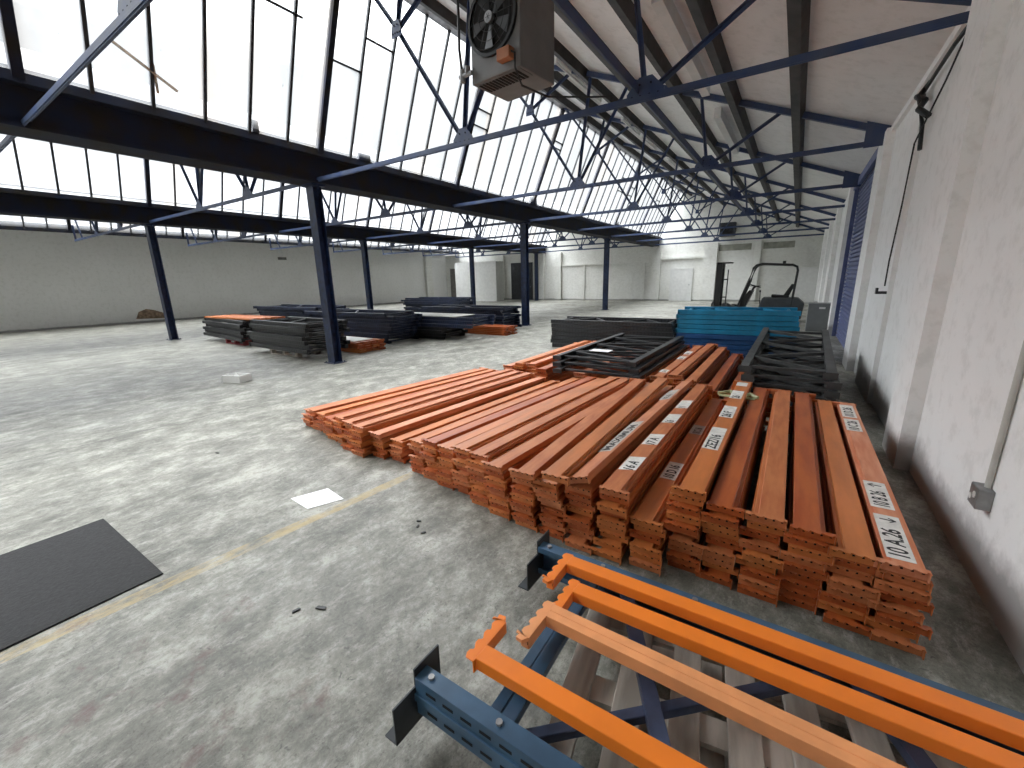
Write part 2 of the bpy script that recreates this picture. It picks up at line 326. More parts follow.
# glazing: one window per bay and truss interval
wn_i = 1
for g, r in ((G1, -6.4), (G2, -14.75), (G3, -23.25)):
    gx, gz = g + .33, 3.92; dx, dz = r - gx, RZ - gz; ln = math.hypot(dx, dz)
    def gp(t, y, off=0): return (gx + dx * t - dz / ln * off * 0, y, gz + dz * t)
    ys = [Y0] + TY[1:] + [Y1]
    ys = [y for y in ys]
    for a, b in zip(ys[:-1], ys[1:]):
        w = MB(); w.add([gp(0, a), gp(0, b), gp(1, b), gp(1, a)], [(0, 1, 2, 3)])
        wo = struct(w.build('window_%d' % wn_i, M_GLASS)); wn_i += 1
        fr = MB(); y = a; k = 0; stp = (b - a) / round((b - a) / .6333)
        while y < b - .1:
            fr.bar(gp(-.02, y), gp(1, y), .042, .05, (-dz, 0, dx))
            y += stp; k += 1
        yy = a + .6333 * R.randint(0, 4)
        for q in range(2 if g == G1 else 1):
            t = R.choice([.5, .62, .68]); y0 = a + .6333 * R.randint(0, 4)
            if y0 + .63 < b: fr.bar(gp(t, y0), gp(t, y0 + .633), .03, .06, (-dz, 0, dx))
        fr.build('glazing_bar', M_BAR, wo)
    struct(MB().bar((r, Y0, RZ - .03), (r, Y1, RZ - .03), .16, .12).build('trim_%d' % (1 if g == G1 else 2 if g == G2 else 3), M_BARR if False else M_GALV))

# ------------------------------------------------------------------ gutters, columns
for g, nm in ((G1, 'carried by the columns nearer the orange beams'), (G2, 'carried by the second, farther left row of columns')):
    o = MB()
    o.box((g - .26, Y0, 3.42), (g + .24, Y1, 3.46)).box((g + .18, Y0, 3.46), (g + .2, Y1, 3.9)).box((g - .24, Y0, 3.46), (g - .22, Y1, 3.9)).box((g - .30, Y0, 3.86), (g + .36, Y1, 3.97))
    o = o.build('valley_gutter', M_NAVYD); tag(o, 'deep dark navy valley girder ' + nm, 'roof girder')
    y = -1.8; k = 0
o = MB().box((XL, Y0, 3.98), (G3 + .3, Y1, 4.1)).box((G3 + .2, Y0, 3.8), (G3 + .28, Y1, 4.0)).build('valley_gutter', M_NAVYD); tag(o, 'thin dark gutter edge along the top of the grey left wall', 'roof girder')
def column(x, y, lab):
    e = empty('steel_column', (x, y, 0), 0, lab, 'column', 'navy steel columns carrying the roof girders')
    s = MB().box((-.11, -.09, .012), (.11, -.078, 3.42)).box((-.11, .078, .012), (.11, .09, 3.42)).box((-.006, -.078, .012), (.006, .078, 3.42))
    s.build('column_shaft', M_NAVY, e)
    b = MB().box((-.17, -.15, 0), (.17, .15, .012))
    for sx in (-1, 1):
        for sy in (-1, 1): b.cyl((sx * .14, sy * .12, .012), (sx * .14, sy * .12, .035), .013, 6)
    b.build('base_plate', M_NAVY, e)
    MB().box((-.17, -.14, 3.38), (.17, .14, 3.42)).prism([(-.11, 3.38), (-.11, 3.2), (-.17, 3.38)], 'y', -.01, .01).prism([(.11, 3.38), (.17, 3.38), (.11, 3.2)], 'y', -.01, .01).build('cap_plate', M_NAVY, e)
CL = {(0, 1): 'thick navy column standing nearest the orange beam piles', (0, 2): 'navy column beyond the low dark stacks, second in the near row', (0, 3): 'navy column in front of the white bricked far opening', (0, 4): 'navy column against the far wall in the near row',
      (1, 1): 'leftmost navy column, standing on the open floor left of the stacks', (1, 2): 'navy column against the grey left wall behind the stacks', (1, 3): 'thin navy column in front of the white partition', (1, 4): 'thin navy column beside the dark far door'}
for ri, g in enumerate((G1, G2)):
    for ci, y in enumerate((5.17, 12.77, 20.37, 27.97)):
        if (ri, ci) != (0, 3): column(g, y, CL[(ri, ci + 1)])

# ------------------------------------------------------------------ trusses
def truss(y, g, r, e, ez, end_x, bi, ti):
    rows = ['nearest', 'second', 'third', 'fourth', 'fifth', 'sixth', 'seventh', 'farthest']
    bays = ['right-hand bay', 'middle bay', 'left-hand bay']
    t = empty('roof_truss', (0, y, 0), 0, 'blue steel lattice roof truss, %s one across the %s' % (rows[ti], bays[bi]), 'roof truss', 'blue lattice roof trusses')
    zc = 3.5; S = (e - g) / 8.8
    X = lambda v: g + (v + 7.85) * S
    sl = (RZ - ez) / (e - r)
    def ro(x): return (x, 0, RZ - (x - r) * sl - .07)
    A = (X(-4.15), 0, zc); Cn = (X(-1.6), 0, zc); I = (r + 1.1, 0, 5.18)
    MB().angle((end_x, 0, zc - .03), (e - .01, 0, zc - .03), .075).angle((end_x, -.02, zc - .03), (e - .01, -.02, zc - .03), .05).build('bottom_chord', M_TRUSS, t)
    MB().bar(ro(r), ro(e - .02), .07, .09).build('rafter', M_TRUSS, t)
    MB().bar((g + .3, 0, 3.9), (r, 0, RZ - .05), .1, .11).build('glazing_rafter', M_NAVYD, t)
    gf = (g + .38 + (r - g - .38) * .42, 0, 3.95 + (RZ - 3.95) * .42)
    web = [(A, I), (I, (r + .1, 0, RZ - .15)), (I, ro(r + 1.3)), (I, ro(r + 2.1)), (A, ro(r + 2.5)), (A, ro(X(-3.1))), (Cn, ro(X(-3.1))), (Cn, ro(X(-1.78))), (Cn, ro(X(-.5)))]
    for p, q in web: MB().angle(p, q, .045, (0, 1, 0)).build('web_member', M_TRUSS, t)
    def gus(c, w, h, cut=.35, name='gusset_plate'):
        x, _, z = c
        pl = MB().prism([(x - w, z - .05), (x + w, z - .05), (x + w, z + .04), (x + w * cut, z + h), (x - w * cut, z + h), (x - w, z + .04)], 'y', -.035, -.022)
        for bx in (-.7, -.25, .25, .7): pl.cyl((x + w * bx, -.035, z), (x + w * bx, -.045, z), .011, 6, mi=1)
        for bx in (-.3, .3): pl.cyl((x + w * bx, -.035, z + h * .6), (x + w * bx, -.045, z + h * .6), .011, 6, mi=1)
        pl.build(name, [M_TRUSS, M_NAVYD], t)
    gus(A, .17, .17); gus(Cn, .2, .18); gus((I[0], 0, I[2] - .05), .1, .16, .6)
    if bi == 0 and ti in (2, 3):
        MB().box((e - .33, -.05, zc - .08), (e, -.035, zc + .3)).build('bearing_plate', M_TRUSS, t)
    if bi == 2:
        MB().angle((end_x, 0, zc), (end_x, 0, 4.05), .05).build('hanger', M_TRUSS, t); MB().angle((end_x + .9, 0, zc), (end_x + .4, 0, 4.5), .04, (0, 1, 0)).build('hanger', M_TRUSS, t)
for ti, y in enumerate(TY[1:]):
    truss(y, G1, -6.4, XR, EZ, G1, 0, ti)
    truss(y, G2, -14.75, G1 + .05, 3.95, G2, 1, ti)
    truss(y, G3, -23.25, G2 + .05, 3.95, G3 + .8, 2, ti)
# purlins
bn = ['right-hand bay', 'middle bay', 'left-hand bay']
for bi, (r, e, ez) in enumerate(((-6.4, XR, EZ), (-14.75, G1 + .05, 3.95), (-23.25, G2 + .05, 3.95))):
    sl = (RZ - ez) / (e - r); k = 0; x = e - 1.23
    while x > r + .3:
        z = RZ - (x - r) * sl
        o = MB().bar((x, Y0, z - .085), (x, Y1, z - .085), .13, .16, (sl, 0, 1)).build('purlin', M_PURLIN)
        tag(o, 'dark purlin under the ceiling boards of the %s, %s up from the lower edge' % (bn[bi], NTH[k]), 'purlin', 'dark ceiling purlins of the ' + bn[bi])
        x -= .94; k += 1
# sag rods and a blue lengthwise tie through the truss feet
o = MB().angle((-1.72, Y0, 3.57), (-1.72, Y1, 3.57), .09).build('lengthwise_tie', M_TRUSS); tag(o, 'blue steel tie running lengthwise through the truss joints near the right-hand wall', 'steel tie')
# ceiling lights
def tube_light(x, z, y0, y1, lab, grp):
    e = empty('fluorescent_light', (x, y0, z), 0, lab, 'ceiling light', grp); L_ = y1 - y0
    MB().box((-.04, 0, 0), (.04, L_, .05)).build('batten', M_WHT, e)
    MB().cyl((0, .04, -.03), (0, L_ - .04, -.03), .019, 10).build('tube', M_WHT, e)
    b = MB()
    for y in (.0, L_ - .04): b.box((-.03, y, -.05), (.03, y + .04, 0))
    b.build('end_cap', M_WHT, e)
fl = ['nearest', 'second', 'third', 'fourth', 'fifth', 'sixth']
for i, (a, b) in enumerate(((6.6, 8.1), (8.3, 10.6), (12.1, 13.6), (13.8, 15.4), (17, 18.5), (20.8, 22.4))):
    x = -4.35; tube_light(x, RZ - .4 * (x + 6.4) * 1.0 - .13, a, b, 'white unlit fluorescent batten below the dark purlins, %s in the row' % fl[i], 'fluorescent battens')
for i, (a, b) in enumerate(((5.4, 8.4), (9.6, 12.6))):
    o = MB().box((-1.66, a, 4.46), (-1.54, b, 4.64)).build('ceiling_batten', M_WHT); tag(o, 'white painted ceiling batten between two dark purlins, %s truss' % ('before the second' if i == 0 else 'beyond the second'), 'batten')

# ------------------------------------------------------------------ heater unit
hx, hy, hz = -3.11, 4.03, 3.6
h = empty('unit_heater', (hx, hy, hz), math.radians(-6), 'grey fan unit hanging from the roof above the camera side of the truss', 'fan heater')
bevel(MB().box((0, .02, 0), (.65, .61, 1.15)).build('casing', M_BOXG, h), .012, 2)
rg = MB(); n = 28; cx, cz, ra = .31, .49, .285
vs = []
for i in range(n):
    t = 2 * math.pi * i / n
    for rr, yy in ((ra + .03, 0.018), (ra + .03, -.012), (ra, -.012), (ra, .018)): vs.append((cx + rr * math.cos(t), yy, cz + rr * math.sin(t)))
fs = []
for i in range(n):
    for k in range(4): fs.append((i * 4 + k, i * 4 + (k + 1) % 4, ((i + 1) % n) * 4 + (k + 1) % 4, ((i + 1) % n) * 4 + k))
rg.add(vs, fs).build('fan_ring', M_BLK, h)
MB().cyl((cx, .016, cz), (cx, .012, cz), ra, 28).build('fan_opening', M_HOLE, h)
bl = MB()
for i in range(5):
    t = 2 * math.pi * i / 5 + .5
    a = Vector((math.cos(t), 0, math.sin(t))); b_ = Vector((math.cos(t + .55), 0, math.sin(t + .55))); o_ = Vector((cx, -.004, cz))
    p = [o_ + a * .05, o_ + a * .25 + Vector((0, .012, 0)), o_ + b_ * .25 + Vector((0, -.016, 0)), o_ + b_ * .05]
    bl.add([tuple(v) for v in p] + [tuple(v + Vector((0, .003, 0))) for v in p], [(0, 1, 2, 3), (7, 6, 5, 4), (0, 4, 5, 1), (1, 5, 6, 2), (2, 6, 7, 3), (3, 7, 4, 0)])
bl.build('fan_blade', M_BLADE, h)
MB().cyl((cx, -.01, cz), (cx, -.05, cz), .05, 16).build('fan_hub', M_GALV, h)
gd = MB()
for rr in (.12, .2, .27):
    gd.tube([(cx + rr * math.cos(2 * math.pi * i / 24), -.045, cz + rr * math.sin(2 * math.pi * i / 24)) for i in range(25)], .003, 5)
for i in range(6):
    t = math.pi * i / 3; gd.tube([(cx, -.05, cz), (cx + .29 * math.cos(t), -.03, cz + .29 * math.sin(t))], .003, 5)
gd.build('fan_guard', M_BLK, h)
bx_ = MB().box((.42, -.07, .07), (.58, .018, .17)); bevel(bx_.build('control_box', mat('brown_control_box', (.36, .13, .05), .6), h), .006)
g_ = MB().box((.03, .05, -.008), (.62, .26, 0))
for i in range(12): g_.box((.06 + i * .045, .06, -.014), (.085 + i * .045, .25, -.006), 1)
g_.build('bottom_grille', [M_BOXG, M_HOLE], h)
vl = MB().cyl((.04, -.02, .1), (-.14, -.02, .1), .022, 10).cyl((-.02, -.02, .1), (-.02, -.02, .17), .03, 10).cyl((-.1, -.02, .04), (-.1, -.02, .16), .028, 10); vl.build('valve', M_GALV, h)
MB().tube([(-.1, -.02, .1), (-.13, -.02, .35), (-.14, 0, .7), (-.15, 0, 1.1), (-.16, .02, 1.9)], .014, 8).build('gas_hose', M_BLK, h)
MB().tube([(.57, -.03, .13), (.62, -.03, .10), (.62, -.03, -.02), (.64, .05, -.16), (.74, .35, -.2), (.95, .85, -.12), (1.0, 1.1, -.06)], .010, 8).build('power_cable', M_BLK, h)
hg = MB()
for p in ((.05, .1), (.6, .1), (.05, .6), (.6, .6)): hg.cyl((*p, 1.14), (*p, 2.0), .008, 6)
hg.build('hanger_rod', M_NAVYD, h)

# ------------------------------------------------------------------ right wall fittings
sh = MB(); z = 0.0; prof_ = []
while z < 3.5:
    prof_ += [(XR + .08, z), (XR + .045, z + .02), (XR + .045, z + .06), (XR + .08, z + .08)]; z += .09
prof_ += [(XR + .12, 3.55), (XR + .12, 0)]
sh.add([(a, 9.62, b) for a, b in prof_] + [(a, 13.48, b) for a, b in prof_], [tuple(range(len(prof_)))[::-1], tuple(range(len(prof_), 2 * len(prof_)))] + [(i, (i + 1) % len(prof_), len(prof_) + (i + 1) % len(prof_), len(prof_) + i) for i in range(len(prof_))])
d1 = struct(sh.build('door_1', M_SHUT))
MB().box((XR - .04, 9.58, 0), (XR + .04, 9.66, 3.5)).box((XR - .04, 13.44, 0), (XR + .04, 13.52, 3.5)).build('guide_rail', M_SHUT, d1)
MB().box((XR - .06, 9.5, 3.46), (XR + .02, 13.6, 3.62)).build('shutter_box', M_SHUT, d1)
e = empty('electrical_conduit', (XR, 2.95, .46), 0, 'galvanised conduit with a square socket box low on the right wall', 'socket')
MB().cyl((-.016, 0, .05), (-.016, 0, 2.9), .013, 10).build('conduit_pipe', M_BOARD, e)
bevel(MB().box((-.06, -.055, -.055), (0, .055, .055)).build('socket_box', M_GALV, e), .004)
MB().cyl((-.061, -.02, .012), (-.064, -.02, .012), .018, 12).cyl((-.061, .022, -.012), (-.064, .022, -.012), .016, 12).build('socket_outlet', M_WHT, e)
o = MB().tube([(.93, 5.3, 3.5), (.92, 5.8, 3.25), (.88, 6.5, 2.9), (.885, 6.6, 2.3), (.885, 6.75, 1.7), (.88, 6.7, 1.42)], .008).build('wall_cable', M_BLK); tag(o, 'black cable drooping down the white right wall beside the shutter', 'cable')
o = MB().box((.80, 6.62, 1.33), (.95, 6.70, 1.36)).box((.80, 6.62, 1.36), (.82, 6.70, 1.40)).build('wall_bracket', M_BLK); tag(o, 'small dark bracket on the right wall below the cable', 'bracket')
o = MB().tube([(.93, 6.9, 3.45), (.86, 6.7, 3.4), (.9, 6.5, 3.3), (.85, 6.4, 3.2), (.92, 6.3, 3.1)], .03).tube([(.93, 6.6, 3.5), (.84, 6.5, 3.35), (.9, 6.4, 3.05), (.91, 6.35, 2.8)], .02).tube([(.93, 5.3, 3.5), (.9, 5.6, 3.46), (.9, 6.2, 3.44), (.9, 6.7, 3.42)], .018).build('wiring_bundle', M_BLK); tag(o, 'tangled dark wiring at the top of the right wall', 'wiring')
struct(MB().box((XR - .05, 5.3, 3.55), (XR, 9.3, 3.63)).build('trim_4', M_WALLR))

# ------------------------------------------------------------------ far wall fittings
def dr(i, x0, x1, z1, y, m, frame=None):
    o = struct(MB().box((x0, y - .05, 0), (x1, y, z1)).build('door_%d' % i, m))
    MB().box((x0 - .08, y - .07, 0), (x0, y, z1 + .08)).box((x1, y - .07, 0), (x1 + .08, y, z1 + .08)).box((x0, y - .07, z1), (x1, y, z1 + .08)).build('door_frame', frame or M_WHT, o)
    MB().cyl((x1 - .1, y - .05, 1.0), (x1 - .1, y - .1, 1.0), .03, 8).build('door_handle', M_GALV, o)
dr(2, -25.5, -24.4, 2.6, Y1, M_DOORG); dr(3, -19.0, -17.2, 2.75, Y1, M_DOORD, M_DOORD); dr(4, -6.75, -5.55, 1.95, Y1, M_WHT)
o = MB().box((-22.9, 26.6, 0), (-18.9, 27.6, 2.95)).build('partition', M_WHT); tag(o, 'plain white boxed partition standing before the far wall', 'partition')
for i, (x0, x1, z0, z1) in enumerate(((-4.1, -2.4, 2.95, 3.3), (-1.8, -.3, 2.95, 3.3))):
    struct(MB().box((x0, Y1 - .04, z0), (x1, Y1 - .005, z1)).build('window_%d' % (wn_i + i), mat('dirty_bricked_window', (.34, .34, .29), .8, scale=3, col2=(.22, .22, .19))))
o = MB()
o.box((-4.1, Y1 - .5, 3.75), (-3.3, Y1, 4.5)).box((-4.0, Y1 - .52, 3.85), (-3.4, Y1 - .49, 4.3), 1)
for i in range(6): o.box((-4.0, Y1 - .54, 3.88 + i * .07), (-3.4, Y1 - .51, 3.90 + i * .07))
o = o.build('wall_heater', [M_DOORD, M_HOLE]); tag(o, 'small dark louvred box high on the white far wall', 'vent')
o = empty('tall_cabinet', (.45, 28.3, 0), 0, 'tall pale cabinet against the far wall behind the forklift', 'cabinet')
bevel(MB().box((-.45, -.3, 0), (.45, .3, 1.85)).build('cabinet_body', M_WHT, o), .01); MB().box((-.44, -.32, .05), (-.01, -.3, 1.8)).build('cabinet_door', M_WHT, o); MB().box((.01, -.32, .05), (.44, -.3, 1.8)).build('cabinet_door', M_WHT, o)
o = empty('grey_cabinet', (.62, 14.6, 0), 0, 'low grey metal cabinet standing beside the blue shutter', 'cabinet')
bevel(MB().box((-.26, -.3, 0), (.28, .3, .76)).build('cabinet_body', M_CAB, o), .01)
MB().box((-.24, -.315, .05), (.26, -.3, .72)).build('cabinet_door', M_CAB, o); MB().box((-.02, -.325, .62), (.12, -.315, .67)).build('cabinet_label', M_WHT, o)

# ------------------------------------------------------------------ racking beams
BT, BW, PW = .05, .128, .176
def beam_proto(L_, mi, holes=True, flip=1, mm=None):
    m = mm or M_OR[mi]
    s = MB()
    f = flip
    pr = [(-.064 * f, .003), (.064 * f, .003), (.064 * f, .030), (.044 * f, .030), (.044 * f, BT - .002), (-.064 * f, BT - .002)]
    s.prism(pr, 'y', .004, L_ - .004)
    root = s.build('racking_beam', m); bevel(root, .002)
    for end in (0, 1):
        c = MB(); y0 = 0 if end == 0 else L_ - .004; sg = -1 if end == 0 else 1; yb = 0 if end == 0 else L_
        ox = .012 * f
        c.box((ox - PW / 2, y0, .001), (ox + PW / 2, y0 + .004, BT - .001))
        # flange with hook teeth
        pts = [(ox - PW / 2, yb)]; nT = 4; w = PW / nT
        for k in range(nT):
            x = ox - PW / 2 + k * w
            pts += [(x + .002, yb + sg * .020), (x + w * .30, yb + sg * .027), (x + w * .60, yb + sg * .028), (x + w * .70, yb + sg * .017), (x + w * .92, yb + sg * .016)]
        pts += [(ox + PW / 2, yb + sg * .03), (ox + PW / 2, yb)]
        c.prism(pts, 'z', BT - .005, BT - .001)
        c.box((ox + PW / 2 - .004, yb, .002), (ox + PW / 2, yb + sg * .02, BT - .002))
        if holes:
            for k in range(5): c.box((ox - .072 + k * .034, yb, .026), (ox - .063 + k * .034, yb + sg * .002, .034), 1)
        c.build('end_connector', [m, M_HOLE], root)
    return root
def hide_proto(o):
    for c in kids(o): bpy.data.objects.remove(c)
    bpy.data.objects.remove(o)
protos = [beam_proto(2.7, i, flip=(1 if i % 2 == 0 else -1)) for i in range(4)]
protos += [beam_proto(2.7, i, flip=(-1 if i % 2 == 0 else 1)) for i in range(4)]
for p in protos: p['category'] = 'racking beam'
used = set()
def place_beam(x, y, z, rz, k, label, group, tilt=0, roll=0):
    p = protos[k]
    if k in used: b = copy_tree(p)
    else: b = p; used.add(k)
    b.location = (x, y, z); b.rotation_euler = (tilt, roll, rz); tag(b, label, 'racking beam', group)
    return b
pick = lambda top: R.choice([0, 4, 1, 5, 2, 6, 3] if top else [2, 6, 0, 4, 1, 5, 2])
top_beams = {}
def pile(name, phrase, cols, seedk=0, skip=lambda c, l: False):
    # cols: list of (x, y, n layers, yaw) from left to right
    for ci, (x, y, n, yaw) in enumerate(cols):
        for li in range(n):
            if skip(ci, li): continue
            top = li == n - 1
            jx = R.uniform(-.005, .005) if not top else R.uniform(-.014, .014); jy = R.uniform(-.035, .03) if not top else R.uniform(-.015, .015)
            lab = 'orange beam in the %s, %s column from its left, %s' % (phrase, NTH[ci], ORD[n - 1 - li])
            b = place_beam(x + jx, y + jy, li * BT, -yaw * (li / max(1, n - 1)) + (R.uniform(-.002, .002) if not top else R.uniform(-.007, .007)), pick(top), lab, name)
            top_beams[(name, ci, n - 1 - li)] = b
RP = 'orange beams in the right-hand pile'
pile(RP, 'right-hand pile', [(-.355, 2.20, 10, .0), (-.175, 2.21, 9, -.0), (.005, 2.20, 9, -.0), (.183, 2.19, 9, .0), (.358, 2.17, 8, -.0), (.53, 2.18, 8, -.0)], skip=lambda c, l: False)
MP = 'orange beams in the front middle pile'
mc = []
for i in range(11):
    x = -2.50 + i * .196
    n = [6, 7, 7, 8, 8, 8, 8, 8, 9, 9, 6][i]
    y = [2.34, 2.28, 2.26, 2.22, 2.18, 2.10, 2.10, 2.09, 2.10, 2.10, 2.12][i]
    yaw = [.09, .085, .08, .07, .06, .05, .03, .02, .015, .01, -.0][i]
    mc.append((x - .03 * (i < 6), y, n, -yaw if False else yaw))
pile(MP, 'middle pile', mc)
LP = 'orange beams in the left-hand pile'
lc = []
for i in range(9):
    x = -4.52 + i * .205
    lc.append((x, [2.55, 2.5, 2.47, 2.42, 2.38, 2.34, 2.32, 2.36, 2.42][i], [4, 5, 5, 5, 6, 6, 6, 5, 4][i], [.14, .13, .12, .11, .10, .09, .085, .08, .08][i]))
pile(LP, 'left-hand pile', lc)
# loose skewed beams across the middle pile
for i, (x, y, z, rz, rl, k, w) in enumerate(((-1.27, 2.02, .402, .045, .0, 1, 'a grey sticker'), (-1.05, 1.99, .452, .02, 0, 0, ''))):
    place_beam(x, y, z, rz, k, ['loose orange beam lying askew on the middle pile, left of the pair', 'loose orange beam lying askew on the middle pile, right of the pair'][i], MP)
BP = 'orange beams in the back row'
pile(BP, 'back row, far left', [(-3.75 + .2 * i, 5.55 + .03 * (i % 3) - (.1 if i > 2 else 0), [5, 6, 6, 5][i], .0) for i in range(4)])
BP2 = 'orange beams in the back row beyond the middle pile'
pile(BP2, 'back row, centre', [(-2.9 + .2 * i, 5.15 + .02 * (i % 3), 7 if i < 7 else [8, 8, 9, 8, 6, 4][i - 7], .0) for i in range(13)], skip=lambda c, l: c in (1, 2, 4, 5))

# labels stuck on the beams
def font_obj(txt, parent, size, loc, rz=math.radians(90), m=None, width=None):
    cu = bpy.data.curves.new('lettering', 'FONT'); cu.body = txt; cu.size = size; cu.align_x = 'LEFT'; cu.extrude = .0003; cu.offset = .0018 if size > .05 else .0006
    cu.materials.append(m or M_INK); o = bpy.data.objects.new('lettering', cu); C.objects.link(o); o.parent = parent; o.location = loc; o.rotation_euler[2] = rz
    bpy.context.view_layer.update()
    me = bpy.data.meshes.new_from_object(o.evaluated_get(bpy.context.evaluated_depsgraph_get())); bpy.data.objects.remove(o)
    if width: me.transform(Matrix.Scale(width, 4, (1, 0, 0)))
    o = bpy.data.objects.new('lettering', me); C.objects.link(o); o.parent = parent; o.location = loc; o.rotation_euler[2] = rz
    return o
def sticker(b, y0, y1, txt=None, arrow=None, m=None, x0=-.058, x1=.040, size=.085, width=1., face=0, lab='white sticker with black lettering', sl=0):
    z = BT - .0015
    fl_ = b.data.name
    s = MB().prism([(x0, y0), (x1, y0 + sl), (x1, y1 + sl), (x0, y1)], 'z', z, z + .0012).build('location_label', m or M_STICK, b); s['label'] = lab
    if txt: font_obj(txt, s, size, (x1 - .018, y0 + .015, z + .0016), width=width)
    if arrow:
        a = MB(); yc = y1 - .05; xm = (x0 + x1) / 2; zz = z + .0012; d = .028 if arrow == 'up' else -.028
        # the shaft lies across the strip, the head points to the letter tops or feet
        a.bar((xm + .03, yc, zz), (xm - .03, yc, zz), .009, .001); t = -1 if arrow == 'up' else 1
        a.bar((xm + t * .032, yc, zz), (xm + t * .006, yc - .022, zz), .007, .001); a.bar((xm + t * .032, yc, zz), (xm + t * .006, yc + .022, zz), .007, .001)
        a.build('arrow_mark', M_INK, s)
    return s
b = top_beams[(RP, 5, 0)]
sticker(b, .03, .44, '10 A.26', 'down', size=.10, width=.80, lab='white label reading 10 A 26 with an arrow')
sticker(b, .52, .86, '10 B 26', 'up', size=.092, width=.68, lab='white label reading 10 B 26 with an arrow')
sticker(b, 1.84, 2.16, '10 C 26', None, size=.09, width=.85); sticker(b, 2.22, 2.62, '10 D 26', None, size=.09)
b = top_beams[(RP, 0, 0)]
for y0, y1, t in ((.62, 1.08, 'ZEZ/16'), (1.36, 1.70, '26 F'), (1.98, 2.28, '26'), (2.5, 2.66, '')): sticker(b, y0, y1, t or None, size=.09, width=1.0)
b = top_beams[(MP, 10, 0)]
sticker(b, .55, .84, '10 D 16', size=.09, width=.75); sticker(b, 1.5, 1.74, '10 C 16', m=M_STKG, size=.08, width=.6, lab='grey faded label')
b = top_beams[(MP, 9, 0)]
for y0, y1, t in ((.25, .47, '16 A'), (.72, .95, '17 A'), (1.25, 1.5, '16'), (1.7, 1.98, '11')): sticker(b, y0, y1, t, size=.085, width=.9, sl=.04)
b = top_beams[(MP, 8, 0)]; b.rotation_euler[1] = -.30; b.location[2] += .028
sticker(b, .42, 1.12, 'MAXIMUM', m=M_STKG, size=.085, width=1.5, lab='long grey worn sticker'); sticker(b, 1.85, 2.25, '10 A', m=M_STKG, size=.08, width=1.2, lab='grey worn sticker')
b = top_beams[(BP2, 8, 0)]
for y0, y1 in ((.25, .42), (1.25, 1.5), (1.7, 2.0)): sticker(b, y0, y1, '10 A', size=.07, width=.8)
o = MB().tube([(-.52, 4.45, .462), (-.42, 4.52, .475), (-.33, 4.40, .465), (-.25, 4.50, .472), (-.18, 4.44, .462)], .018, 6).box((-.5, 4.38, .452), (-.2, 4.46, .456)).build('strapping', M_TAPE); tag(o, 'crumpled pale green strapping lying on the far end of the beams', 'strapping')

# ------------------------------------------------------------------ rack frames
def upright(L_, m_, mh, w=.08, t=.09, name='upright', y=0, slots=True, open_dir=1):
    s = MB().box((0, y - w / 2, 0), (L_, y + w / 2, t))
    if slots:
        x = .06
        while x < L_ - .05:
            s.box((x, y - w / 2 - .0015, t * .28), (x + .028, y - w / 2, t * .42), 1); s.box((x, y - w / 2 - .0015, t * .6), (x + .028, y - w / 2, t * .74), 1)
            s.box((x, y + w / 2, t * .28), (x + .028, y + w / 2 + .0015, t * .42), 1); s.box((x, y + w / 2, t * .6), (x + .028, y + w / 2 + .0015, t * .74), 1)
            x += .075
    return s
def frame_proto(L_, wd, m_, t=.088, nb=4, mb=None, slots=True):
    r = empty('rack_frame'); r['category'] = 'rack frame'
    for y in (0, wd):
        bevel(upright(L_, m_, M_HOLE, y=y + (.04 if y == 0 else -.04), t=t, slots=slots).build('upright', [m_, M_HOLE], r), .006)
    st = (L_ - .3) / nb
    for i in range(nb + 1):
        x = .15 + i * st; MB().box((x - .02, .08, t * .25), (x + .02, wd - .08, t * .7)).build('horizontal_brace', mb or m_, r) if i in (0, nb) else None
    for i in range(nb):
        x = .17 + i * st; a, b_ = ((x, .08, t * .5), (x + st - .04, wd - .08, t * .5)) if i % 2 == 0 else ((x, wd - .08, t * .5), (x + st - .04, .08, t * .5))
        MB().bar(a, b_, .042, t * .5).build('diagonal_brace', mb or m_, r)
    for y in (0, wd): MB().box((-.006, y - .02 if y == 0 else y - .11, -.0), (0, y + .11 if y == 0 else y + .02, t)).build('foot_plate', m_, r)
    return r
fused = {}
def stack(protos_, x, y, z0, rz, n, dz, phrase, group, jit=.03, tilt=0, roll=0, cat='rack frame', shift=(0, 0)):
    for i in range(n):
        p = protos_[min(i * len(protos_) // n, len(protos_) - 1)]
        if p.name in fused: f = copy_tree(p)
        else: f = p; fused[p.name] = 1; KIDS[p.name] = kids(p)
        f.location = (x + R.uniform(-jit, jit) + shift[0] * i, y + R.uniform(-jit, jit) * .6 + shift[1] * i, z0 + i * dz); f.rotation_euler = (roll, tilt, rz + R.uniform(-.006, .006))
        f['label'] = phrase + ', ' + (ORD[n - 1 - i] + (' of its stack' if len(phrase.split()) < 10 else '')); f['category'] = cat; f['group'] = group; f['kind'] = 'thing'
FB = frame_proto(2.75, 1.0, M_BLKF); FBd = frame_proto(2.05, 1.0, M_BLUD, slots=False); FBl = frame_proto(2.05, 1.0, M_BLUF, slots=False)
stack([FB], -4.75, 8.9, 0, .02, 7, .094, 'black rack frame in the stack left of the blue frames', 'black rack frames beyond the beams')
stack([FBd, FBl], -1.90, 8.95, 0, .06, 10, .094, 'blue rack frame in the stack before the forklift', 'blue rack frames', jit=.035)
FT = frame_proto(2.75, 1.15, M_BLKF, t=.06, nb=6)
stack([FT], -1.45, 4.95, .36, math.radians(90), 3, .062, 'black lattice rack frame lying on the back row of orange beams', 'black frames on the orange beams', shift=(-.06, .13))
o = MB().box((-2.45, 5.75, .546), (-2.15, 5.95, .549)).build('paper_sheet', M_PAPER, None, (0, 0, 0)); tag(o, 'white paper sheet lying on the black lattice frames', 'paper')
FG = frame_proto(2.9, .88, M_GRYF, t=.075, nb=5)
